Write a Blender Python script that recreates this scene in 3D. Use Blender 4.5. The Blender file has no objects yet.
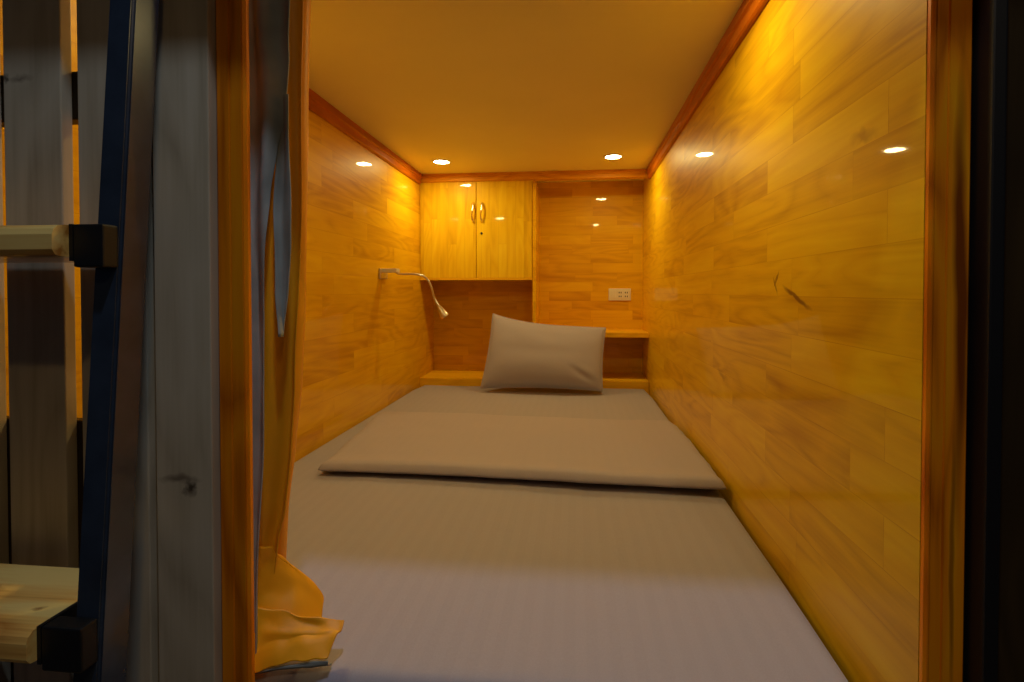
import bpy, bmesh, math, random
from mathutils import Vector, noise
random.seed(4)
S = bpy.context.scene
COL = S.collection
EYE = Vector((0, 0, 1.0))
XL, XR, ZC, ZM, YB = -0.775, 0.351, 1.581, 0.5365, 2.70   # capsule: side walls, ceiling, mattress top, back wall
YC = 2.46                                                  # front of the cupboard / shelf line
YF = 0.55                                                  # front of the capsule opening

# ------------------------------------------------------------------ materials
def new_mat(name):
    m = bpy.data.materials.new(name); m.use_nodes = True
    nt = m.node_tree
    return m, nt, nt.nodes['Principled BSDF']

def N(nt, typ, **kw):
    n = nt.nodes.new(typ)
    for k, v in kw.items(): setattr(n, k, v)
    return n

def mth(nt, op, a, b=None, c=None):
    n = N(nt, 'ShaderNodeMath', operation=op)
    for i, v in enumerate((a, b, c)):
        if v is None: continue
        if isinstance(v, (int, float)): n.inputs[i].default_value = v
        else: nt.links.new(v, n.inputs[i])
    return n.outputs[0]

def ramp(nt, fac, stops):
    r = N(nt, 'ShaderNodeValToRGB')
    el = r.color_ramp.elements
    el[0].position, el[0].color = stops[0][0], (*stops[0][1], 1)
    el[1].position, el[1].color = stops[-1][0], (*stops[-1][1], 1)
    for p, c in stops[1:-1]:
        e = el.new(p); e.color = (*c, 1)
    nt.links.new(fac, r.inputs[0])
    return r.outputs[0]

def mixc(nt, fac, a, b, mode='MIX'):
    n = N(nt, 'ShaderNodeMix', data_type='RGBA', blend_type=mode)
    if isinstance(fac, (int, float)): n.inputs[0].default_value = fac
    else: nt.links.new(fac, n.inputs[0])
    for i, v in ((6, a), (7, b)):
        if isinstance(v, tuple): n.inputs[i].default_value = (*v, 1)
        else: nt.links.new(v, n.inputs[i])
    return n.outputs[2]

def wood(name, along, across, tones, blocks=(0.34, 0.055), rough=.42, coat=.42, grain=1.0, seed=0.0, flaw=None, bump=0.0,
         tone=.34):
    """varnished or bare timber; along/across name the axes the grain runs along and the strips stack in"""
    m, nt, bs = new_mat(name)
    tc = N(nt, 'ShaderNodeTexCoord')
    sp = N(nt, 'ShaderNodeSeparateXYZ'); nt.links.new(tc.outputs['Object'], sp.inputs[0])
    A, B = sp.outputs[along.upper()], sp.outputs[across.upper()]
    C = sp.outputs[({'X', 'Y', 'Z'} - {along.upper(), across.upper()}).pop()]
    A = mth(nt, 'ADD', A, seed)
    if blocks:
        cb = N(nt, 'ShaderNodeCombineXYZ'); nt.links.new(A, cb.inputs[0]); nt.links.new(B, cb.inputs[1])
        def brick(w, h, off):
            b = N(nt, 'ShaderNodeTexBrick'); b.offset = off; b.offset_frequency = 3; b.squash = 1.35; b.squash_frequency = 2
            nt.links.new(cb.outputs[0], b.inputs['Vector'])
            b.inputs['Color1'].default_value = (0, 0, 0, 1); b.inputs['Color2'].default_value = (1, 1, 1, 1)
            b.inputs['Mortar'].default_value = (.5, .5, .5, 1)
            b.inputs['Scale'].default_value = 1; b.inputs['Mortar Size'].default_value = 0.0006
            b.inputs['Mortar Smooth'].default_value = .3
            b.inputs['Brick Width'].default_value = w; b.inputs['Row Height'].default_value = h
            return b
        br = brick(blocks[0], blocks[1], .37)
        rnd = br.outputs['Color']; mortar = br.outputs['Fac']
        shift = mth(nt, 'MULTIPLY', rnd, 7.3)
    else:
        shift = None
    def vec(sa, sb):
        c = N(nt, 'ShaderNodeCombineXYZ')
        nt.links.new(mth(nt, 'MULTIPLY', A, sa), c.inputs[0])
        nt.links.new(mth(nt, 'MULTIPLY', B, sb), c.inputs[1])
        z = mth(nt, 'MULTIPLY', C, sb)
        if shift is not None: z = mth(nt, 'ADD', z, shift)
        nt.links.new(z, c.inputs[2])
        return c.outputs[0]
    # broad cathedral figure: rings of a stretched noise field
    n1 = N(nt, 'ShaderNodeTexNoise'); nt.links.new(vec(1.8, 9), n1.inputs['Vector'])
    n1.inputs['Scale'].default_value = 1; n1.inputs['Detail'].default_value = 1.5; n1.inputs['Distortion'].default_value = .35
    rings = mth(nt, 'PINGPONG', mth(nt, 'MULTIPLY', n1.outputs[0], 9.0), 0.5)
    rings = mth(nt, 'MULTIPLY', rings, 2.0)
    # fine pores
    n2 = N(nt, 'ShaderNodeTexNoise'); nt.links.new(vec(9, 190), n2.inputs['Vector'])
    n2.inputs['Scale'].default_value = 1; n2.inputs['Detail'].default_value = 2
    # mid streaks
    n3 = N(nt, 'ShaderNodeTexNoise'); nt.links.new(vec(2.2, 34), n3.inputs['Vector'])
    n3.inputs['Scale'].default_value = 1; n3.inputs['Detail'].default_value = 3
    f = mth(nt, 'MULTIPLY', mth(nt, 'SUBTRACT', rings, .5), .26 * grain)
    f = mth(nt, 'ADD', f, mth(nt, 'MULTIPLY', mth(nt, 'SUBTRACT', n2.outputs[0], .5), .28 * grain))
    f = mth(nt, 'ADD', f, mth(nt, 'MULTIPLY', mth(nt, 'SUBTRACT', n3.outputs[0], .5), .75 * grain))
    if blocks:
        f = mth(nt, 'ADD', f, mth(nt, 'MULTIPLY', mth(nt, 'SUBTRACT', rnd, .5), tone))
    f = mth(nt, 'ADD', f, .5)
    col = ramp(nt, f, [(0.0, tones[0]), (.5, tones[1]), (1.0, tones[2])])
    if blocks:
        dk = mixc(nt, 1.0, col, (.86, .76, .6), 'MULTIPLY')
        col = mixc(nt, mortar, col, dk)
    def blob(a0, b0, ang, ra, rb, soft, wob=2.2):
        """a stain or knot of its own shape on the board, centred (a0,b0)"""
        da = mth(nt, 'SUBTRACT', mth(nt, 'SUBTRACT', A, seed), a0); db = mth(nt, 'SUBTRACT', B, b0)
        ca, sa = math.cos(ang), math.sin(ang)
        u = mth(nt, 'ADD', mth(nt, 'MULTIPLY', da, ca), mth(nt, 'MULTIPLY', db, sa))
        v = mth(nt, 'SUBTRACT', mth(nt, 'MULTIPLY', db, ca), mth(nt, 'MULTIPLY', da, sa))
        nn = N(nt, 'ShaderNodeTexNoise'); nt.links.new(tc.outputs['Object'], nn.inputs['Vector']); nn.inputs['Scale'].default_value = 1.6 / ra
        v = mth(nt, 'ADD', v, mth(nt, 'MULTIPLY', mth(nt, 'SUBTRACT', nn.outputs[0], .5), rb * wob))
        u = mth(nt, 'DIVIDE', u, ra); v = mth(nt, 'DIVIDE', v, rb)
        d = mth(nt, 'SQRT', mth(nt, 'ADD', mth(nt, 'MULTIPLY', u, u), mth(nt, 'MULTIPLY', v, v)))
        mr = N(nt, 'ShaderNodeMapRange'); nt.links.new(d, mr.inputs[0])
        mr.inputs[1].default_value = 1; mr.inputs[2].default_value = 1 - soft
        return mr.outputs[0]
    for (a0, b0, ang, ra, rb, soft, tint, st) in (flaw or []):
        k = mth(nt, 'MULTIPLY', blob(a0, b0, ang, ra, rb, soft), st)
        col = mixc(nt, k, col, tint)
    nt.links.new(col, bs.inputs['Base Color'])
    bs.inputs['Roughness'].default_value = rough
    bs.inputs['Coat Weight'].default_value = coat; bs.inputs['Coat Roughness'].default_value = .03; bs.inputs['Specular IOR Level'].default_value = .12
    # slow ripple of the varnish
    n4 = N(nt, 'ShaderNodeTexNoise'); nt.links.new(tc.outputs['Object'], n4.inputs['Vector'])
    n4.inputs['Scale'].default_value = 7; n4.inputs['Detail'].default_value = 1
    bp = N(nt, 'ShaderNodeBump'); bp.inputs['Strength'].default_value = .022 + bump; bp.inputs['Distance'].default_value = .01
    h = mth(nt, 'ADD', n4.outputs[0], mth(nt, 'MULTIPLY', n2.outputs[0], .03 + bump))
    nt.links.new(h, bp.inputs['Height'])
    nt.links.new(bp.outputs[0], bs.inputs['Normal'])
    nt.links.new(bp.outputs[0], bs.inputs['Coat Normal'])
    return m

AMBER_WARM = ((.52, .215, .002), (.80, .425, .004), (.92, .57, .008))
AMBER = ((.54, .25, .003), (.82, .475, .006), (.93, .62, .012))
CAB = ((.54, .26, .004), (.82, .50, .008), (.94, .68, .018))
RED = ((.30, .055, .002), (.52, .120, .004), (.66, .19, .008))
ORANGE = ((.40, .07, .002), (.84, .24, .003), (.94, .36, .006))
GREYW = ((.24, .175, .10), (.52, .43, .29), (.68, .58, .42))
PINE = ((.50, .19, .03), (.88, .50, .12), (.96, .66, .20))
DARKW = ((.012, .007, .002), (.035, .020, .006), (.06, .034, .010))

m_wr = wood('varnished_rubberwood_right', 'y', 'z', AMBER, (.36, .062), grain=1.0, seed=.11,
            flaw=[(.845, .990, .35, .062, .0055, .5, (.16, .045, .006), .8), (.925, 1.022, -.9, .020, .0035, .5, (.16, .045, .006), .7),
                  (.93, 1.01, 1.0, .022, .003, .5, (.16, .045, .006), .6), (.66, 1.19, 0.1, .035, .012, .8, (.40, .16, .01), .5),
                  (1.25, .80, .2, .05, .014, .8, (.36, .13, .01), .5)])
m_wl = wood('varnished_rubberwood_left', 'y', 'z', AMBER_WARM, (.40, .066), grain=.8, seed=2.3)
m_wb = wood('varnished_rubberwood_back', 'x', 'z', AMBER_WARM, (.22, .050), grain=.7, seed=.8)
m_cab = wood('cupboard_rubberwood', 'z', 'x', CAB, (.34, .042), grain=.8, seed=1.7)
m_redy = wood('reddish_cornice_along', 'y', 'z', RED, None, grain=1, rough=.3, coat=.3)
m_redx = wood('reddish_cornice_across', 'x', 'z', ((.46, .14, .004), (.76, .32, .008), (.88, .44, .014)), None, grain=1, rough=.45, coat=.08)
m_ledge = wood('light_edge_board', 'x', 'y', ((.60, .26, .004), (.86, .46, .008), (.94, .58, .014)), None, grain=.8, rough=.45, coat=.1)
m_post = wood('orange_post_left', 'z', 'x', ORANGE, None, grain=1.5, rough=.4, coat=.12, seed=.3)
m_postr = wood('orange_post_right', 'z', 'x', ((.48, .09, .002), (.95, .28, .003), (.98, .40, .006)), None, grain=1.7, rough=.4, coat=.12, seed=1.9,
               flaw=[(1.00, .3805, 0, .26, .0085, .6, (.16, .028, .003), .9), (.72, .376, 0, .17, .003, .6, (.13, .03, .003), .6)])
m_grey = wood('bare_greyish_pine', 'z', 'x', GREYW, None, grain=.75, rough=.5, coat=.1, seed=.6,
              flaw=[(.775, -.438, 0, .012, .010, .8, (.035, .02, .012), .9), (.785, -.452, 1.5, .03, .007, .8, (.10, .065, .04), .7),
                    (1.25, -.667, 0, .007, .006, .7, (.05, .03, .02), .8), (1.25, -.648, 1.5, .02, .006, .9, (.10, .06, .04), .6)])
m_pine = wood('pine_tread', 'x', 'y', PINE, None, grain=3.2, rough=.3, coat=.4, seed=.2,
              flaw=[(-.60, .455, 0, .02, .007, .8, (.34, .14, .03), .8), (-.515, .432, .3, .008, .004, .8, (.30, .12, .03), .8)])
m_dark = wood('dark_stained_board', 'z', 'x', DARKW, None, grain=1, rough=.45, coat=.1)

def plain(name, col, rough=.5, metal=0, coat=0, nz=0.0, nscale=30):
    m, nt, bs = new_mat(name)
    tc = N(nt, 'ShaderNodeTexCoord'); n = N(nt, 'ShaderNodeTexNoise')
    nt.links.new(tc.outputs['Object'], n.inputs['Vector']); n.inputs['Scale'].default_value = nscale; n.inputs['Detail'].default_value = 3
    c = ramp(nt, n.outputs[0], [(.3, tuple(v * (1 - nz) for v in col)), (.7, tuple(min(1, v * (1 + nz)) for v in col))])
    nt.links.new(c, bs.inputs['Base Color'])
    bs.inputs['Roughness'].default_value = rough; bs.inputs['Metallic'].default_value = metal; bs.inputs['Coat Weight'].default_value = coat
    return m

m_ceil = plain('cream_painted_ceiling', (.90, .78, .26), .5, nz=.03, nscale=3)
m_floor = plain('corridor_floor', (.10, .075, .055), .4, nz=.2, nscale=12)
m_white = plain('ivory_plastic', (.80, .72, .55), .3, nz=.02)
m_hole = plain('dark_socket_hole', (.02, .015, .01), .6)
m_brass = plain('polished_brass', (.90, .78, .50), .25, 1, nz=.05)
m_steel = plain('brushed_nickel', (.72, .66, .56), .3, .9, nz=.05)
m_navy = plain('navy_black_painted_steel', (.024, .034, .052), .27, 0, .3, nz=.25, nscale=25)
m_black = plain('black_painted_steel', (.004, .004, .004), .5, 0, 0, nz=.1)
m_gold = plain('gold_satin_curtain', (.92, .39, .003), .5, nz=.10, nscale=9)
m_gold.node_tree.nodes['Principled BSDF'].inputs['Sheen Weight'].default_value = .0
m_lining = plain('slate_curtain_lining', (.32, .34, .31), .65, nz=.30, nscale=14)

def fabric(name, base, stripes=0.0, sx=.030):
    m, nt, bs = new_mat(name)
    tc = N(nt, 'ShaderNodeTexCoord'); sp = N(nt, 'ShaderNodeSeparateXYZ'); nt.links.new(tc.outputs['Object'], sp.inputs[0])
    w = mth(nt, 'SINE', mth(nt, 'MULTIPLY', sp.outputs['X'], 2 * math.pi / sx))
    st = N(nt, 'ShaderNodeMapRange'); nt.links.new(w, st.inputs[0]); st.inputs[1].default_value = -.3; st.inputs[2].default_value = .3
    n = N(nt, 'ShaderNodeTexNoise'); nt.links.new(tc.outputs['Object'], n.inputs['Vector']); n.inputs['Scale'].default_value = 500
    a = tuple(v * (1 - stripes) for v in base); b = tuple(v * (1 + stripes) for v in base)
    c = mixc(nt, st.outputs[0], a, b)
    c2 = ramp(nt, n.outputs[0], [(.3, (.93, .93, .93)), (.7, (1, 1, 1))])
    nt.links.new(mixc(nt, 1, c, c2, 'MULTIPLY'), bs.inputs['Base Color'])
    bs.inputs['Roughness'].default_value = .75; bs.inputs['Sheen Weight'].default_value = .15
    n2 = N(nt, 'ShaderNodeTexNoise'); nt.links.new(tc.outputs['Object'], n2.inputs['Vector']); n2.inputs['Scale'].default_value = 9
    n2.inputs['Detail'].default_value = 3
    bp = N(nt, 'ShaderNodeBump'); bp.inputs['Strength'].default_value = .25; bp.inputs['Distance'].default_value = .01
    h = mth(nt, 'ADD', mth(nt, 'MULTIPLY', st.outputs[0], .05 if stripes else 0), mth(nt, 'MULTIPLY', n2.outputs[0], .45))
    nt.links.new(h, bp.inputs['Height']); nt.links.new(bp.outputs[0], bs.inputs['Normal'])
    return m
m_sheet = fabric('grey_striped_sateen_sheet', (.365, .345, .425), .011)
m_duvet = fabric('grey_cotton_cover', (.425, .385, .455), .004)
m_pillow = fabric('grey_pillow_cotton', (.38, .345, .41), 0)

def emit(name, col, s):
    m = bpy.data.materials.new(name); m.use_nodes = True; nt = m.node_tree
    nt.nodes.remove(nt.nodes['Principled BSDF'])
    e = N(nt, 'ShaderNodeEmission'); e.inputs[0].default_value = (*col, 1); e.inputs[1].default_value = s
    nt.links.new(e.outputs[0], nt.nodes['Material Output'].inputs[0]); return m
m_led = emit('warm_led_diffuser', (1, .80, .50), 30)
m_tube = emit('cool_corridor_panel', (.80, .88, 1), 10)

# ------------------------------------------------------------------ geometry helpers
def add_box(bm, x0, x1, y0, y1, z0, z1, bev=0.0, seg=2):
    r = bmesh.ops.create_cube(bm, size=1)
    vs = r['verts']
    for v in vs:
        v.co = Vector((x0 + (v.co.x + .5) * (x1 - x0), y0 + (v.co.y + .5) * (y1 - y0), z0 + (v.co.z + .5) * (z1 - z0)))
    if bev:
        es = {e for v in vs for e in v.link_edges}
        bmesh.ops.bevel(bm, geom=list(es), offset=bev, segments=seg, affect='EDGES', profile=.6)

def box(*a, **k):
    bm = bmesh.new(); add_box(bm, *a, **k); return bm

def add_tube(bm, pts, rad, n=12, cap=True):
    """round tube through pts; rad is a number or one per point"""
    pts = [Vector(p) for p in pts]
    rads = rad if isinstance(rad, (list, tuple)) else [rad] * len(pts)
    prev = None; rings = []
    up = Vector((.3, .2, .93)).normalized()
    for i, p in enumerate(pts):
        t = (pts[min(i + 1, len(pts) - 1)] - pts[max(i - 1, 0)]).normalized()
        if prev is None:
            a = t.cross(up); a = a if a.length > .05 else t.cross(Vector((1, 0, 0))); a.normalize()
        else:
            a = (prev - t * prev.dot(t)).normalized()
        prev = a; b = t.cross(a)
        rings.append([bm.verts.new(p + (a * math.cos(2 * math.pi * k / n) + b * math.sin(2 * math.pi * k / n)) * rads[i]) for k in range(n)])
    for r0, r1 in zip(rings, rings[1:]):
        for k in range(n): bm.faces.new((r0[k], r0[(k + 1) % n], r1[(k + 1) % n], r1[k]))
    if cap:
        bm.faces.new(list(reversed(rings[0]))); bm.faces.new(rings[-1])

def add_lathe(bm, c, prof, n=32, axis='z'):
    """surface of revolution about a line through c; prof = [(radius, height)]"""
    rings = []
    for r, h in prof:
        ring = []
        for k in range(n):
            a = 2 * math.pi * k / n; u, v = r * math.cos(a), r * math.sin(a)
            p = {'z': (u, v, h), 'y': (u, h, v), 'x': (h, u, v)}[axis]
            ring.append(bm.verts.new(Vector(c) + Vector(p)))
        rings.append(ring)
    for r0, r1 in zip(rings, rings[1:]):
        for k in range(n): bm.faces.new((r0[k], r0[(k + 1) % n], r1[(k + 1) % n], r1[k]))
    bm.faces.new(rings[0]); bm.faces.new(list(reversed(rings[-1])))

def add_prism(bm, poly, ax, a0, a1):
    """extrude a closed 2D polygon along axis ax from a0 to a1 (other axes in xyz order)"""
    def P(p, a):
        q = list(p); q.insert(ax, a); return q
    A = [bm.verts.new(P(p, a0)) for p in poly]; B = [bm.verts.new(P(p, a1)) for p in poly]
    n = len(poly)
    for i in range(n): bm.faces.new((A[i], A[(i + 1) % n], B[(i + 1) % n], B[i]))
    bm.faces.new(list(reversed(A))); bm.faces.new(B)

def obj(name, bm, mat, parent=None, smooth=False, angle=40):
    bmesh.ops.recalc_face_normals(bm, faces=bm.faces[:])
    me = bpy.data.meshes.new(name); bm.to_mesh(me); bm.free()
    o = bpy.data.objects.new(name, me); COL.objects.link(o)
    me.materials.append(mat)
    if smooth:
        for p in me.polygons: p.use_smooth = True
        md = o.modifiers.new('edge', 'EDGE_SPLIT'); md.split_angle = math.radians(angle)
    if parent:
        o.parent = parent; o.location = -parent.location
    return o

def thing(name, label, cat, loc=(0, 0, 0), group=None):
    o = bpy.data.objects.new(name, None); COL.objects.link(o); o.location = loc
    o.empty_display_size = .05
    o['label'] = label; o['category'] = cat
    if group: o['group'] = group
    return o

def tag(o, label, cat, group=None, kind=None):
    o['label'] = label; o['category'] = cat
    if group: o['group'] = group
    if kind: o['kind'] = kind
    return o

def struct(name, bm, mat, label=None, cat=None, **k):
    o = obj(name, bm, mat, **k); o['kind'] = 'structure'
    if label: o['label'] = label
    if cat: o['category'] = cat
    return o

def sheet(fn, nu, nv, closed_u=False):
    bm = bmesh.new()
    g = [[bm.verts.new(fn(i / (nu if closed_u else nu - 1), j / (nv - 1))) for i in range(nu)] for j in range(nv)]
    for j in range(nv - 1):
        for i in range(nu if closed_u else nu - 1):
            bm.faces.new((g[j][i], g[j][(i + 1) % nu], g[j + 1][(i + 1) % nu], g[j + 1][i]))
    return bm, g

def interp(tab, t):
    if t <= tab[0][0]: return tab[0][1]
    for (a, va), (b, vb) in zip(tab, tab[1:]):
        if t <= b:
            k = (t - a) / (b - a); k = k * k * (3 - 2 * k) * .5 + k * .5
            return va + (vb - va) * k
    return tab[-1][1]

# ------------------------------------------------------------------ capsule shell
struct('wall_left', box(XL - .02, XL, YF + .03, YB + .02, .30, ZC + .02), m_wl, 'left capsule wall of varnished amber rubberwood blocks', 'wall')
struct('wall_right', box(XR, XR + .02, .5495, YB + .02, .30, ZC + .02), m_wr, 'right capsule wall of glossy amber rubberwood blocks with a dark flaw', 'wall')
struct('wall_back', box(XL, XR, YB, YB + .02, .30, ZC), m_wb, 'back wall of the capsule behind shelf and pillow niche', 'wall')
struct('ceiling', box(XL, XR, YF + .02, YB, ZC, ZC + .02), m_ceil, 'plain cream ceiling of the capsule with round downlights', 'ceiling')
struct('floor', box(-2.2, 2.2, -2.5, 3.0, -.03, 0), m_floor, 'dark corridor floor below the bunk', 'floor')

def cornice(name, ax, a0, a1, wall, sgn, mat, label, h=.050):
    """moulded strip in the corner of wall and ceiling; cross section: 22 mm deep, 52 mm high, stepped"""
    d = .018
    prof = [(0, 0), (sgn * d, 0), (sgn * d, -h * .42), (sgn * d * .72, -h * .5), (sgn * d * .72, -h * .92), (sgn * d * .5, -h), (0, -h)]
    poly = [(wall + a, ZC + b) for a, b in prof]
    bm = bmesh.new(); add_prism(bm, poly, ax, a0, a1)
    return struct(name, bm, mat, label, 'cornice')
cornice('trim_1', 1, YF + .03, YC - .02, XL, 1, m_redy, 'reddish cornice strip along top of the left wall')
cornice('trim_2', 1, YF + .03, YC - .02, XR, -1, m_redy, 'reddish cornice strip along top of the right wall')
cornice('trim_3', 0, XL, XR, YC, -1, m_redx, 'orange cornice strip over the cupboard and shelf recess', .038)

# opening posts: orange moulded boards either side
def moulded_post(name, x0, x1, y0, y1, z0, z1, mat, label, grooves):
    pts = [(x0, y1), (x1, y1), (x1, y0 + .003), (x1 - .003, y0)]
    for g in sorted(grooves, reverse=True): pts += [(g + .0012, y0), (g, y0 + .0025), (g - .0012, y0)]
    pts += [(x0 + .003, y0), (x0, y0 + .003)]
    bm = bmesh.new(); add_prism(bm, pts, 2, z0, z1)
    return struct(name, bm, mat, label, 'post')
moulded_post('trim_4', XR + .0005, .390, .541, .549, .28, 1.501, m_postr, 'orange wooden post with dark streak right of the opening', [.3545, .367])
moulded_post('trim_5', -.4105, -.3735, .541, .549, .28, 1.501, m_post, 'orange wooden post beside the curtain left of the opening', [-.3775, -.393])
# front beam above (upper bunk rail) and below the opening
struct('trim_6', box(-1.05, .95, .44, .568, 1.502, 1.79, bev=.002), m_dark, 'dark rail of the upper bunk above the opening', 'rail')
struct('trim_7', box(-.80, XR, .548, .568, .28, .50, bev=.003), m_dark, 'low front board holding the mattress', 'board')
# dark panel right of the opening with a black steel edge
struct('wall_front', box(.405, .95, .530, .552, 0, 1.501), m_dark, 'very dark brown panel right of the opening', 'wall')
struct('trim_8', box(.3908, .404, .520, .556, 0, 1.501, bev=.002), m_black, 'black steel edge strip between orange post and dark panel', 'edge strip')

# ------------------------------------------------------------------ bed base, ledge
pl = struct('bed_platform', box(XL + .001, XR - .001, .57, YB - .001, .34, .42), m_dark, 'platform board under the mattress', 'bed base')
ledge = obj('headboard_ledge', box(XL + .001, XR - .001, YC - .01, YB - .001, .45, .569, bev=.002), m_ledge)
tag(ledge, 'orange wooden ledge behind the pillow at the head of the mattress', 'ledge')

# mattress: rounded block in fitted sheet
def rounded_slab(x0f, x1f, y0, y1, z0, z1, r, nx=70, ny=120, dz=lambda x, y: 0, gap=0.0):
    """slab with rounded rim; x0f/x1f give side edges as function of y"""
    bm = bmesh.new(); L = y1 - y0
    def edge_list(n, w):
        s = []
        for k in range(7): s.append(r * (1 - math.cos(k / 6 * math.pi / 2)))
        return s
    us = [(.5 - .5 * math.cos(math.pi * i / nx)) * .35 + .65 * i / nx for i in range(nx + 1)]
    vs = [(.5 - .5 * math.cos(math.pi * i / ny)) * .35 + .65 * i / ny for i in range(ny + 1)]
    def rim(d):
        return 0 if d >= r else r - math.sqrt(max(0, r * r - (r - d) ** 2))
    top, bot = [], []
    for j, v in enumerate(vs):
        y = y0 + v * L; rt, rb = [], []
        x0, x1 = x0f(y), x1f(y)
        for i, u in enumerate(us):
            x = x0 + u * (x1 - x0)
            d = min(x - x0, x1 - x, y - y0, y1 - y)
            e = rim(d)
            z = z1 - e + dz(x, y) * min(1, d / (r * 2))
            rt.append(bm.verts.new((x, y, z)))
        top.append(rt)
    for j, v in enumerate(vs):
        y = y0 + v * L; x0, x1 = x0f(y), x1f(y); rb = []
        for i, u in enumerate(us):
            if i in (0, nx) or j in (0, ny):
                x = x0 + u * (x1 - x0)
                rb.append(bm.verts.new((x, y, z0 + gap)))
            else: rb.append(None)
        bot.append(rb)
    for j in range(ny):
        for i in range(nx): bm.faces.new((top[j][i], top[j][i + 1], top[j + 1][i + 1], top[j + 1][i]))
    for i in range(nx):
        bm.faces.new((top[0][i], bot[0][i], bot[0][i + 1], top[0][i + 1]))
        bm.faces.new((top[ny][i], top[ny][i + 1], bot[ny][i + 1], bot[ny][i]))
    for j in range(ny):
        bm.faces.new((top[j][0], top[j + 1][0], bot[j + 1][0], bot[j][0]))
        bm.faces.new((top[j][nx], bot[j][nx], bot[j + 1][nx], top[j + 1][nx]))
    rim_v = [bot[0][i] for i in range(nx + 1)] + [bot[j][nx] for j in range(1, ny + 1)] + [bot[ny][i] for i in range(nx - 1, -1, -1)] + [bot[j][0] for j in range(ny - 1, 0, -1)]
    bm.faces.new(rim_v)
    return bm
def mat_dz(x, y):
    n = noise.noise(Vector((x * 3, y * 3, 0))) * .004 + noise.noise(Vector((x * 11, y * 6, 4))) * .0012
    return n
right_edge = lambda y: interp([(.5, .334), (.9, .342), (1.4, .347), (2.2, .347), (2.45, .335)], y)
bm = rounded_slab(lambda y: interp([(.5, -.772), (2.3, -.772), (2.45, -.755)], y), right_edge, .571, YC - .013, .42, ZM, .022, dz=mat_dz)
mat_o = obj('mattress', bm, m_sheet, smooth=True, angle=60)
tag(mat_o, 'grey striped sateen mattress filling the wooden capsule', 'mattress')

# folded duvet lying across the mattress
def dv_x0(y): return interp([(1.14, -.632), (1.20, -.642), (1.45, -.672), (1.70, -.705), (1.82, -.695)], y)
def dv_x1(y): return interp([(1.14, .335), (1.25, .343), (1.5, .343), (1.66, .338), (1.74, .325), (1.82, .28)], y)
def duvet():
    nx, ny = 90, 60; bm = bmesh.new(); rows_t, rows_b = [], []
    for j in range(ny + 1):
        v = j / ny; v = v * .6 + .4 * (.5 - .5 * math.cos(math.pi * v))
        rt, rb = [], []
        for i in range(nx + 1):
            u = i / nx; u = u * .6 + .4 * (.5 - .5 * math.cos(math.pi * u))
            yf = 1.198 - .035 * u + .006 * math.sin(u * 5) + .003 * noise.noise(Vector((u * 14, 0, 2)))
            yb = 1.775 - .03 * u + .008 * math.sin(u * 7)
            y = yf + v * (yb - yf)
            x = dv_x0(y) + u * (dv_x1(y) - dv_x0(y)) + .003 * noise.noise(Vector((5, v * 14, 2)))
            w = dv_x1(y) - dv_x0(y)
            d = min(u * w, (1 - u) * w, v * .62, (1 - v) * .62 * .8)
            k = min(1, d / .035); prof = math.sqrt(max(0, 1 - (1 - k) ** 2))
            th = .026 + .005 * noise.noise(Vector((x * 4, y * 4, 8)))
            if v > .6: th *= 1 - .05 * (v - .6) / .4
            kk = max(0, 1 - v * .62 / .10)
            base = ZM + .0035 + .005 * (1 - prof) + .012 * kk ** 1.5 * (.55 + .6 * u)
            zt = base + .004 + th * prof + .0015 * noise.noise(Vector((x * 16, y * 10, 3)))
            rt.append(bm.verts.new((x, y, zt))); rb.append(bm.verts.new((x, y, base)))
        rows_t.append(rt); rows_b.append(rb)
    for R_, flip in ((rows_t, 0), (rows_b, 1)):
        for j in range(ny):
            for i in range(nx):
                q = [R_[j][i], R_[j][i + 1], R_[j + 1][i + 1], R_[j + 1][i]]
                bm.faces.new(q[::-1] if flip else q)
    T, B = rows_t, rows_b
    for i in range(nx):
        bm.faces.new((T[0][i], B[0][i], B[0][i + 1], T[0][i + 1])); bm.faces.new((T[ny][i], T[ny][i + 1], B[ny][i + 1], B[ny][i]))
    for j in range(ny):
        bm.faces.new((T[j][0], T[j + 1][0], B[j + 1][0], B[j][0])); bm.faces.new((T[j][nx], B[j][nx], B[j + 1][nx], T[j + 1][nx]))
    return bm
dv = obj('folded_duvet', duvet(), m_duvet, smooth=True, angle=80)
tag(dv, 'thin grey duvet folded flat across the middle of the mattress', 'duvet')

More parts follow.
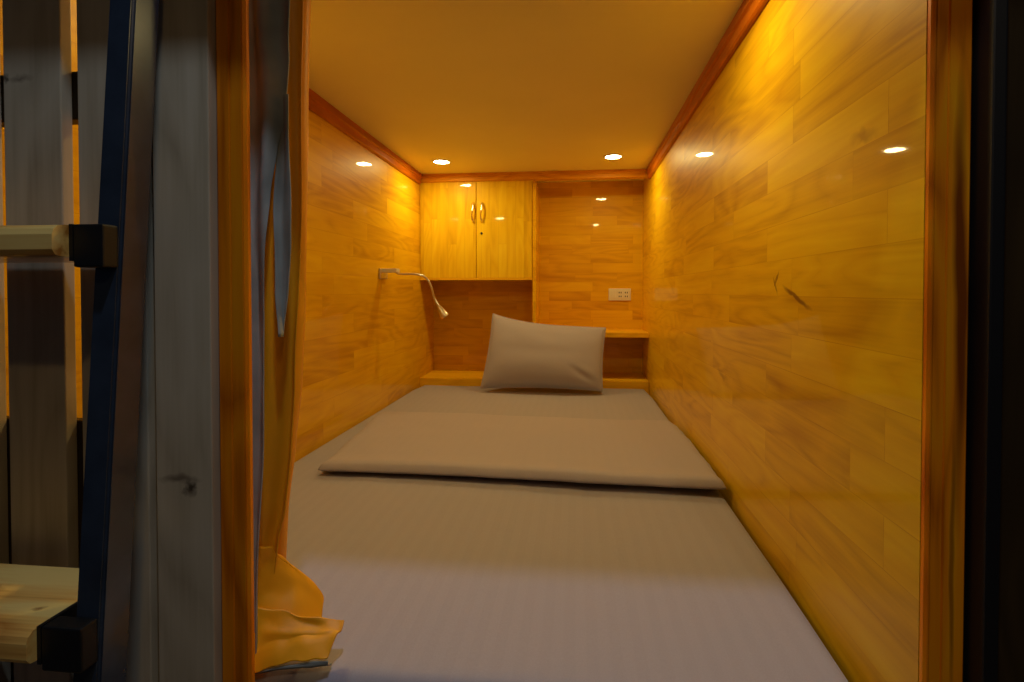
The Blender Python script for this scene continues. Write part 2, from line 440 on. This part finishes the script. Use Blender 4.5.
# pillow leaning against the ledge
def pillow():
    BL, BR = Vector((-.432, 2.275, .556)), Vector((.120, 2.265, .556))
    TL, TR = Vector((-.396, 2.405, .893)), Vector((.142, 2.405, .828))
    nu, nv = 56, 40
    nrm = (BR - BL).cross(TL - BL).normalized()      # points to the camera (-y) after sign fix
    if nrm.y > 0: nrm = -nrm
    bm = bmesh.new(); F, Bk = [], []
    for j in range(nv + 1):
        v = j / nv; rf, rb = [], []
        for i in range(nu + 1):
            u = i / nu
            # edges pulled in between the corners
            px = u; pv = v
            su = math.sin(math.pi * u); sv = math.sin(math.pi * v)
            px = u + (.5 - u) * .03 * sv; pv = v + (.5 - v) * .06 * su ** .7
            if v > .5: pv -= .05 * (v - .5) * 2 * su * (1.2 - u)
            p = BL.lerp(BR, px).lerp(TL.lerp(TR, px), pv)
            e = (max(0, 1 - abs(2 * u - 1) ** 2.6) * max(0, 1 - abs(2 * v - 1) ** 2.4)) ** .55
            wr = .004 * noise.noise(Vector((u * 5, v * 5, 1)))
            # diagonal crease towards the lower right corner
            dcr = (u - .86) * .72 + (v - .17) * .69; ecr = (u - .86) * .69 - (v - .17) * .72
            cre = -.012 * math.exp(-(dcr / .035) ** 2 - (ecr / .13) ** 2) + .006 * math.exp(-((dcr - .06) / .04) ** 2 - (ecr / .14) ** 2)
            sag = 1 + .35 * (.5 - v)
            rf.append(bm.verts.new(p + nrm * (.062 * e * sag + (wr + cre) * e + .002)))
            rb.append(bm.verts.new(p - nrm * (.040 * e + .002)))
        F.append(rf); Bk.append(rb)
    for G, fl in ((F, 0), (Bk, 1)):
        for j in range(nv):
            for i in range(nu):
                q = [G[j][i], G[j][i + 1], G[j + 1][i + 1], G[j + 1][i]]
                bm.faces.new(q[::-1] if fl else q)
    ring = lambda G: [G[0][i] for i in range(nu + 1)] + [G[j][nu] for j in range(1, nv + 1)] + [G[nv][i] for i in range(nu - 1, -1, -1)] + [G[j][0] for j in range(nv - 1, 0, -1)]
    a, b = ring(F), ring(Bk); n = len(a)
    for k in range(n): bm.faces.new((a[k], a[(k + 1) % n], b[(k + 1) % n], b[k]))
    rim = [(a[k].co + b[k].co) / 2 for k in range(n)]
    return bm, rim
pt = thing('pillow', 'grey pillow leaning against the ledge at the head of the bed', 'pillow', (-.16, 2.28, .545))
bm, rim = pillow()
obj('pillow_case', bm, m_pillow, pt, smooth=True, angle=80)
bm = bmesh.new(); add_tube(bm, rim + [rim[0]], .0028, 8, cap=False)
sm = obj('seam', bm, m_pillow, pt, smooth=True)

# ------------------------------------------------------------------ cupboard, divider, shelf
SPX = -.489
cb = thing('wall_cupboard', 'hanging two-door wooden cupboard with brass handles in the back left corner', 'cupboard', (-.49, YC, 1.07))
bm = bmesh.new()
add_box(bm, XL + .001, -.2105, YC + .018, YB - .001, 1.060, 1.072)
add_box(bm, XL + .001, -.2105, YC + .018, YB - .001, ZC - .012, ZC - .001)
add_box(bm, XL + .001, XL + .016, YC + .018, YB - .001, 1.072, ZC - .012)
add_box(bm, -.225, -.2105, YC + .018, YB - .001, 1.072, ZC - .012)
add_box(bm, -.76, -.225, YB - .008, YB - .001, 1.072, ZC - .012)
obj('body', bm, m_cab, cb)
obj('bottom_edge', box(XL + .001, -.2105, YC - .004, YC + .018, 1.056, 1.0665, bev=.001), m_ledge, cb)
def handle(x, parent):
    bm = bmesh.new(); y = YC; zc, H = 1.392, .043
    pts, rr = [], []
    for k in range(25):
        t = k / 24; z = zc + H - 2 * H * t
        pts.append((x + .003 * math.sin(2 * math.pi * t), y - .004 - .020 * math.sin(math.pi * t) ** .5, z))
        rr.append(.0030 + .0028 * abs(math.cos(math.pi * t)) ** 4 + .0016 * math.exp(-((t - .5) / .12) ** 2))
    add_tube(bm, pts, rr, 12)
    for s in (1, -1):
        add_lathe(bm, (x, y, zc + s * H), [(.0085, -.0002), (.0085, -.002), (.0065, -.005), (.0045, -.008)], 16, 'y')
    o = obj('handle', bm, m_brass, None, smooth=True); o.parent = parent; return o
def door_part(x0, x1, hx, lock=False):
    d = obj('door', box(x0, x1, YC, YC + .017, 1.0675, ZC - .0515 + .02, bev=.0015), m_cab, cb)
    h = handle(hx, d); h.location = (0, 0, 0)
    h['label'] = 'brass bow handle'
    if lock:
        bm = bmesh.new(); add_lathe(bm, (hx - .002, YC, 1.287), [(.0062, -.0002), (.0062, -.002), (.0045, -.0028)], 16, 'y')
        k = obj('keyhole', bm, m_hole, None, smooth=True); k.parent = d
    return d
door_part(XL + .002, SPX - .0013, -.504)
door_part(SPX + .0013, -.2105, -.460, True)

dvd = obj('divider_board', box(-.209, -.192, YC - .004, YB - .001, .803, ZC - .051, bev=.0015), m_wb)
tag(dvd, 'upright board between the cupboard and the open shelf recess', 'board')
bm = bmesh.new()
add_box(bm, -.2095, XR - .001, YC - .006, YB - .001, .778, .8025, bev=.002)
sh = obj('shelf', bm, m_ledge)
tag(sh, 'wooden shelf right of the cupboard above the dark pillow niche', 'shelf')
# frame rail over the recess
fr = obj('recess_rail', box(-.191, XR - .001, YC + .004, YC + .014, 1.5405, ZC - .001, bev=.002), m_ledge)
tag(fr, 'thin orange rail across top of the open recess below the cornice', 'rail')

# ------------------------------------------------------------------ power outlet
ot = thing('power_outlet', 'ivory double power outlet on the back wall over the shelf', 'outlet', (.225, YB, .985))
OX, OZ = .232, .984
obj('cover_plate', box(OX - .058, OX + .058, YB - .008, YB - .0002, OZ - .032, OZ + .032, bev=.003), m_white, ot)
for cx in (OX + .002, OX + .034):
    f = obj('socket_face', box(cx - .014, cx + .014, YB - .0105, YB - .0082, OZ - .022, OZ + .022, bev=.001), m_white, ot)
    bm = bmesh.new()
    for dz_ in (.010, -.010):
        for dx_ in (-.005, .005):
            add_box(bm, cx + dx_ - .0022, cx + dx_ + .0022, YB - .0112, YB - .0106, OZ + dz_ - .004, OZ + dz_ + .004)
    h = obj('pin_slot', bm, m_hole, None); h.parent = f
obj('rocker', box(OX - .046, OX - .022, YB - .0105, YB - .0082, OZ - .020, OZ + .020, bev=.001), m_white, ot)

# ------------------------------------------------------------------ gooseneck reading lamp on the left wall
lp = thing('gooseneck_lamp', 'small gooseneck reading lamp fixed to the left wall beside the cupboard', 'lamp', (XL, 1.96, 1.08))
obj('wall_mount', box(XL + .0002, XL + .066, 1.945, 1.985, 1.076, 1.092, bev=.003), m_white, lp)
bm = bmesh.new()
add_box(bm, XL + .0002, XL + .008, 1.925, 2.005, 1.050, 1.092, bev=.003)
obj('mount_plate', bm, m_steel, lp)
neck = [(-.715, 1.965, 1.075), (-.700, 1.965, 1.070), (-.670, 1.965, 1.070), (-.640, 1.967, 1.0695), (-.612, 1.97, 1.064), (-.592, 1.972, 1.050),
        (-.580, 1.975, 1.028), (-.572, 1.977, 1.003), (-.566, 1.98, .975), (-.554, 1.98, .953), (-.546, 1.98, .941)]
def smooth_path(p, n=5):
    p = [Vector(q) for q in p]; out = []
    for i in range(len(p) - 1):
        a, b, c, d = p[max(i - 1, 0)], p[i], p[i + 1], p[min(i + 2, len(p) - 1)]
        for k in range(n):
            t = k / n
            out.append(.5 * ((2 * b) + (c - a) * t + (2 * a - 5 * b + 4 * c - d) * t * t + (3 * b - a - 3 * c + d) * t ** 3))
    return out + [p[-1]]
bm = bmesh.new(); P = smooth_path(neck, 8)
add_tube(bm, P, [.0042 + .0005 * (i % 2) for i in range(len(P))], 10)
obj('gooseneck', bm, m_steel, lp, smooth=True, angle=70)
bm = bmesh.new()
hd = [Vector((-.548, 1.98, .944)), Vector((-.543, 1.98, .936)), Vector((-.535, 1.98, .922)), Vector((-.524, 1.98, .905)), Vector((-.5215, 1.98, .900))]
add_tube(bm, hd, [.005, .0085, .0125, .0165, .0165], 20)
hdo = obj('lamp_head', bm, m_steel, lp, smooth=True)
bm = bmesh.new(); add_tube(bm, [Vector((-.5217, 1.98, .9003)), Vector((-.5203, 1.98, .8980))], [.0135, .0125], 20)
ln = obj('lens', bm, m_white, None); ln.parent = hdo

# ------------------------------------------------------------------ recessed downlights
def downlight(x, y, label, watts=1.85):
    t = thing('downlight', label, 'ceiling light', (x, y, ZC), 'recessed downlights in the capsule ceiling')
    bm = bmesh.new()
    n = 40; prof = [(.041, 0), (.041, -.003), (.036, -.0045), (.033, -.003), (.033, 0)]
    rings = [[bm.verts.new((r * math.cos(2 * math.pi * k / n), r * math.sin(2 * math.pi * k / n), h - .0002)) for k in range(n)] for r, h in prof]
    for a, b in zip(rings, rings[1:]):
        for k in range(n): bm.faces.new((a[k], a[(k + 1) % n], b[(k + 1) % n], b[k]))
    o = obj('rim', bm, m_white, None, smooth=True); o.parent = t
    bm = bmesh.new()
    add_lathe(bm, (0, 0, 0), [(.0325, -.0005), (.0325, -.0025)], 36)
    o = obj('diffuser', bm, m_led, None); o.parent = t
    L = bpy.data.lights.new('downlight_lamp', 'AREA'); L.shape = 'DISK'; L.size = .06; L.energy = watts; L.color = (1, .78, .28)
    lo = bpy.data.objects.new('downlight_lamp', L); COL.objects.link(lo); lo.parent = t; lo.location = (0, 0, -.0032)
    return t
downlight(-.596, 2.211, 'round recessed downlight in the ceiling over the cupboard corner, left one')
downlight(.160, 2.202, 'round recessed downlight in the ceiling over the shelf recess, right one')
downlight(.170, .960, 'near downlight of the right wall side, only mirrored in the varnished back wall', 1.45)
downlight(-.596, .960, 'near downlight of the left side, only mirrored in the cupboard door', 1.45)

# ------------------------------------------------------------------ slatted partition left of the opening
sp_ = thing('slatted_partition', 'partition of greyish vertical pine slats left of the curtain', 'partition', (-.55, .54, 0))
def slat(x0, x1):
    o = obj('slat', box(x0, x1, .532, .546, .02, 1.501, bev=.0015), m_grey, sp_)
    return o
slat(-.670, -.5955); slat(-.574, -.490); slat(-.4805, -.4115); slat(-.78, -.690)
obj('cross_rail', box(-.80, -.412, .5465, .566, 1.205, 1.262, bev=.002), m_dark, sp_)
obj('lower_board', box(-.80, -.412, .5465, .560, .02, .845, bev=.002), m_dark, sp_)
obj('backing_strip', box(-.495, -.412, .5465, .560, .845, 1.501), m_dark, sp_)

# ------------------------------------------------------------------ ladder
ld = thing('bunk_ladder', 'dark steel bunk ladder with pine treads standing before the grey slats', 'ladder', (-.68, .38, 0))
def stile(x0, x1):
    y = lambda z: .467 - .072 * (1.28 - z)
    bm = bmesh.new()
    A = [(x0, y(0)), (x1, y(0)), (x1, y(0) + .033), (x0, y(0) + .033)]
    top = 1.501; B = [(x0, y(top)), (x1, y(top)), (x1, y(top) + .033), (x0, y(top) + .033)]
    va = [bm.verts.new((*p, 0)) for p in A]; vb = [bm.verts.new((*p, top)) for p in B]
    for i in range(4): bm.faces.new((va[i], va[(i + 1) % 4], vb[(i + 1) % 4], vb[i]))
    bm.faces.new(va[::-1]); bm.faces.new(vb)
    bmesh.ops.bevel(bm, geom=bm.edges[:], offset=.003, segments=3, affect='EDGES')
    return obj('stile', bm, m_navy, ld, smooth=True, angle=30)
stile(-.470, -.441); stile(-.930, -.901)
def tread(z, yf, yb, xe):
    bm = bmesh.new(); t = .030
    prof = [(yb, z - t), (yb, z), (yf + .012, z), (yf + .006, z - .001), (yf + .002, z - .0045), (yf, z - .010), (yf, z - t + .006), (yf + .003, z - t + .001), (yf + .007, z - t)]
    add_prism(bm, prof, 0, -.885, xe)
    o = obj('tread', bm, m_pine, ld)
    for s in (1, -1):
        bm = bmesh.new(); fs = .467 - .072 * (1.28 - z)
        a0, a1, a2 = (xe, xe + .004, -.4435) if s > 0 else (-.885, -.889, -.927)
        add_box(bm, min(a0, a1) + .0003, max(a0, a1) + .0003, fs - .018, fs + .045, z - t - .004, z + .001)
        add_box(bm, min(a1, a2) + .0004, max(a1, a2), fs - .018, fs - .001, z - t - .010, z + .001, bev=.002)
        b = obj('bracket', bm, m_black, None); b.parent = o
        b['label'] = 'black steel bracket'
tread(.694, .398, .500, -.488)
tread(1.063, .418, .520, -.479)
tread(.325, .372, .474, -.488)

# ------------------------------------------------------------------ curtain gathered at the left of the opening
ct = thing('curtain', 'gold satin curtain with slate lining gathered left of the opening', 'curtain', (-.35, .60, .54))
ZT = 1.500
def strip(name, mat, z0, z1, left, right, yfun, nu=50, nv=120, thick=.0015):
    """hanging cloth: left/right give its side edges by height, yfun its depth folds"""
    def fn(u, v):
        z = z0 + v * (z1 - z0); xl, xr = interp(left, z), interp(right, z)
        return Vector((xl + u * (xr - xl) + .0015 * math.sin(z * 21 + u * 4), yfun(u, z), z))
    bm, g = sheet(fn, nu, nv); o = obj(name, bm, mat, ct, smooth=True, angle=80)
    md = o.modifiers.new('thick', 'SOLIDIFY'); md.thickness = thick
    return o
nz = lambda a, b, c: noise.noise(Vector((a, b, c)))
# gold face, folded lengthwise
strip('gold_panel', m_gold, ZM + .012, ZT,
      [(.55, -.430), (1.55, -.420)],
      [(.55, -.388), (.62, -.384), (.68, -.379), (.72, -.371), (.80, -.364), (.88, -.358), (1.00, -.354), (1.20, -.349), (1.55, -.344)],
      lambda u, z: .606 + .010 * math.sin(u * 9.5 + .9 * math.sin(z * 4)) + .005 * nz(u * 4, z * 5, 3) + .006 * u)
# rear amber fold along its right side
def roll(u, v):
    z = .60 + v * (ZT - .60)
    cx = interp([(.60, -.398), (.70, -.394), (.80, -.383), (.88, -.374), (1.00, -.367), (1.20, -.360), (1.55, -.353)], z)
    r = .010 + .0015 * math.sin(z * 9); a = u * 2 * math.pi
    return Vector((cx + r * math.cos(a), .634 + r * 1.2 * math.sin(a), z))
bm, g = sheet(roll, 24, 60, closed_u=True)
obj('rear_fold', bm, m_gold, ct, smooth=True, angle=80)
# slate lining, turned out along the post side
l1 = strip('lining', m_lining, ZM + .012, ZT, [(.5, -.398), (1.6, -.398)],
      [(.55, -.384), (.75, -.380), (.88, -.375), (.97, -.371), (1.05, -.369), (1.12, -.366), (1.17, -.358), (1.22, -.347), (1.28, -.340), (1.55, -.338)],
      lambda u, z: .574 + .006 * math.sin(u * (4 + 5 * min(1, max(0, (z - .9) / .4))) + 1.1 * math.sin(z * 5)) + .0025 * nz(u * 3, z * 12, 9))
l1['label'] = 'slate grey lining side'
l2 = strip('lining_tail', m_lining, .945, 1.235,
      [(.945, -.3575), (1.0, -.3625), (1.10, -.3635), (1.17, -.360), (1.235, -.356)],
      [(.945, -.3520), (1.0, -.3460), (1.06, -.342), (1.12, -.3405), (1.235, -.339)],
      lambda u, z: .577 + .004 * math.sin(u * 3 + 2 * math.sin(z * 6)) + .002 * nz(u * 3, z * 12, 4), nu=24, nv=60)
l2['label'] = 'slate grey tongue of lining'
# hem spread over the corner of the mattress: rear lobe and front flap
def patch(name, rows, mat, thick=.002, nu=36, nv=30, wob=.003):
    def at(row, u):
        n = len(row) - 1; s = min(u * n, n - 1e-6); i = int(s); t = s - i
        a, b, c, d = (Vector(row[max(i - 1, 0)]), Vector(row[i]), Vector(row[i + 1]), Vector(row[min(i + 2, n)]))
        return .5 * ((2 * b) + (c - a) * t + (2 * a - 5 * b + 4 * c - d) * t * t + (3 * b - a - 3 * c + d) * t ** 3)
    def fn(u, v):
        p = at([at(r, u) for r in rows], v)
        p += Vector((0, wob * nz(u * 4, v * 4, 1), wob * nz(u * 5, v * 4, 7)))
        p.z = max(p.z, ZM + .005); return p
    bm, g = sheet(fn, nu, nv); o = obj(name, bm, mat, ct, smooth=True, angle=80)
    md = o.modifiers.new('thick', 'SOLIDIFY'); md.thickness = thick
    return o
Z = ZM
patch('hem_lobe', [
    [(-0.4060, .590, Z + .055), (-0.3810, .592, Z + .050), (-0.3540, .598, Z + .040), (-0.3310, .614, Z + .020)],
    [(-0.4050, .592, Z + .080), (-0.3810, .604, Z + .075), (-0.3560, .618, Z + .062), (-0.3355, .634, Z + .038)],
    [(-0.4030, .594, Z + .105), (-0.3870, .612, Z + .105), (-0.3670, .630, Z + .086), (-0.3435, .646, Z + .058)],
    [(-0.4010, .596, Z + .140), (-0.3910, .606, Z + .135), (-0.3855, .618, Z + .118), (-0.3750, .634, Z + .092)]], m_gold)
patch('hem_flap', [
    [(-0.3810, .560, Z + .008), (-0.3540, .564, Z + .016), (-0.3210, .569, Z + .020), (-0.2975, .574, Z + .020)],
    [(-0.3910, .570, Z + .026), (-0.3590, .576, Z + .034), (-0.3230, .582, Z + .036), (-0.2935, .588, Z + .036)],
    [(-0.3970, .580, Z + .044), (-0.3610, .585, Z + .042), (-0.3220, .592, Z + .041), (-0.2900, .598, Z + .041)],
    [(-0.4050, .592, Z + .066), (-0.3690, .594, Z + .062), (-0.3270, .600, Z + .052), (-0.2910, .606, Z + .046)]], m_gold)
hl = patch('hem_lining', [
    [(-0.3750, .572, Z + .005), (-0.3510, .576, Z + .006), (-0.3210, .580, Z + .006), (-0.2980, .586, Z + .006)],
    [(-0.3780, .564, Z + .006), (-0.3520, .567, Z + .010), (-0.3210, .571, Z + .012), (-0.2970, .577, Z + .012)],
    [(-0.3800, .561, Z + .008), (-0.3535, .565, Z + .014), (-0.3210, .570, Z + .018), (-0.2970, .575, Z + .018)]], m_lining, nv=12, wob=.001)
hl['label'] = 'slate lining under the hem'

# ------------------------------------------------------------------ corridor lamp above the aisle
cl = thing('corridor_lamp', 'small round cool white lamp over the aisle outside the capsule', 'ceiling light', (.0, .07, 2.45))
bm = bmesh.new(); add_lathe(bm, (0, 0, 0), [(.045, .0499), (.045, .004), (.040, -.002), (.034, -.002)], 32)
o = obj('housing', bm, m_white, None, smooth=True); o.parent = cl
bm = bmesh.new(); add_lathe(bm, (0, 0, 0), [(.030, -.0022), (.030, -.004)], 32)
o = obj('diffuser', bm, m_tube, None); o.parent = cl
L = bpy.data.lights.new('corridor_lamp_light', 'AREA'); L.shape = 'DISK'; L.size = .07; L.energy = 7; L.color = (.60, .76, 1)
lo2 = bpy.data.objects.new('corridor_lamp_light', L); COL.objects.link(lo2); lo2.parent = cl; lo2.location = (0, 0, -.006)
wl = thing('warm_corridor_lamp', 'small round warm lamp in the corridor ceiling behind the viewer', 'ceiling light', (.62, -.85, 2.45))
bm = bmesh.new(); add_lathe(bm, (0, 0, 0), [(.055, .0499), (.055, .004), (.050, -.002), (.044, -.002)], 32)
o = obj('housing', bm, m_white, None, smooth=True); o.parent = wl
bm = bmesh.new(); add_lathe(bm, (0, 0, 0), [(.040, -.0022), (.040, -.004)], 32)
o = obj('diffuser', bm, m_led, None); o.parent = wl
L = bpy.data.lights.new('warm_corridor_light', 'SPOT'); L.energy = 26; L.color = (1, .70, .34); L.shadow_soft_size = .05
L.spot_size = math.radians(150); L.spot_blend = .9
lo3 = bpy.data.objects.new('warm_corridor_light', L); COL.objects.link(lo3); lo3.parent = wl; lo3.location = (0, 0, -.012)
struct('ceiling_corridor', box(-2.2, 2.2, -2.5, .44, 2.50, 2.53), m_floor, 'corridor ceiling above the aisle', 'ceiling')

# ------------------------------------------------------------------ world
w = bpy.data.worlds.new('dim_corridor'); S.world = w; w.use_nodes = True
bg = w.node_tree.nodes['Background']; bg.inputs[0].default_value = (.45, .58, 1, 1); bg.inputs[1].default_value = .02

# ------------------------------------------------------------------ camera
cam = bpy.data.cameras.new('camera'); co = bpy.data.objects.new('camera', cam); COL.objects.link(co)
cam.sensor_width = 36; cam.lens = 503.83 * 36 / 1024
cam.shift_x = -12.6 / 1024; cam.shift_y = -41.15 / 1024
cam.clip_start = .01
co.location = EYE; co.rotation_euler = (math.pi / 2 - .0166, 0, .1006)
S.camera = co
vs = S.view_settings
vs.view_transform = 'Standard'; vs.look = 'None'; vs.gamma = 1; vs.exposure = 0; vs.use_curve_mapping = False
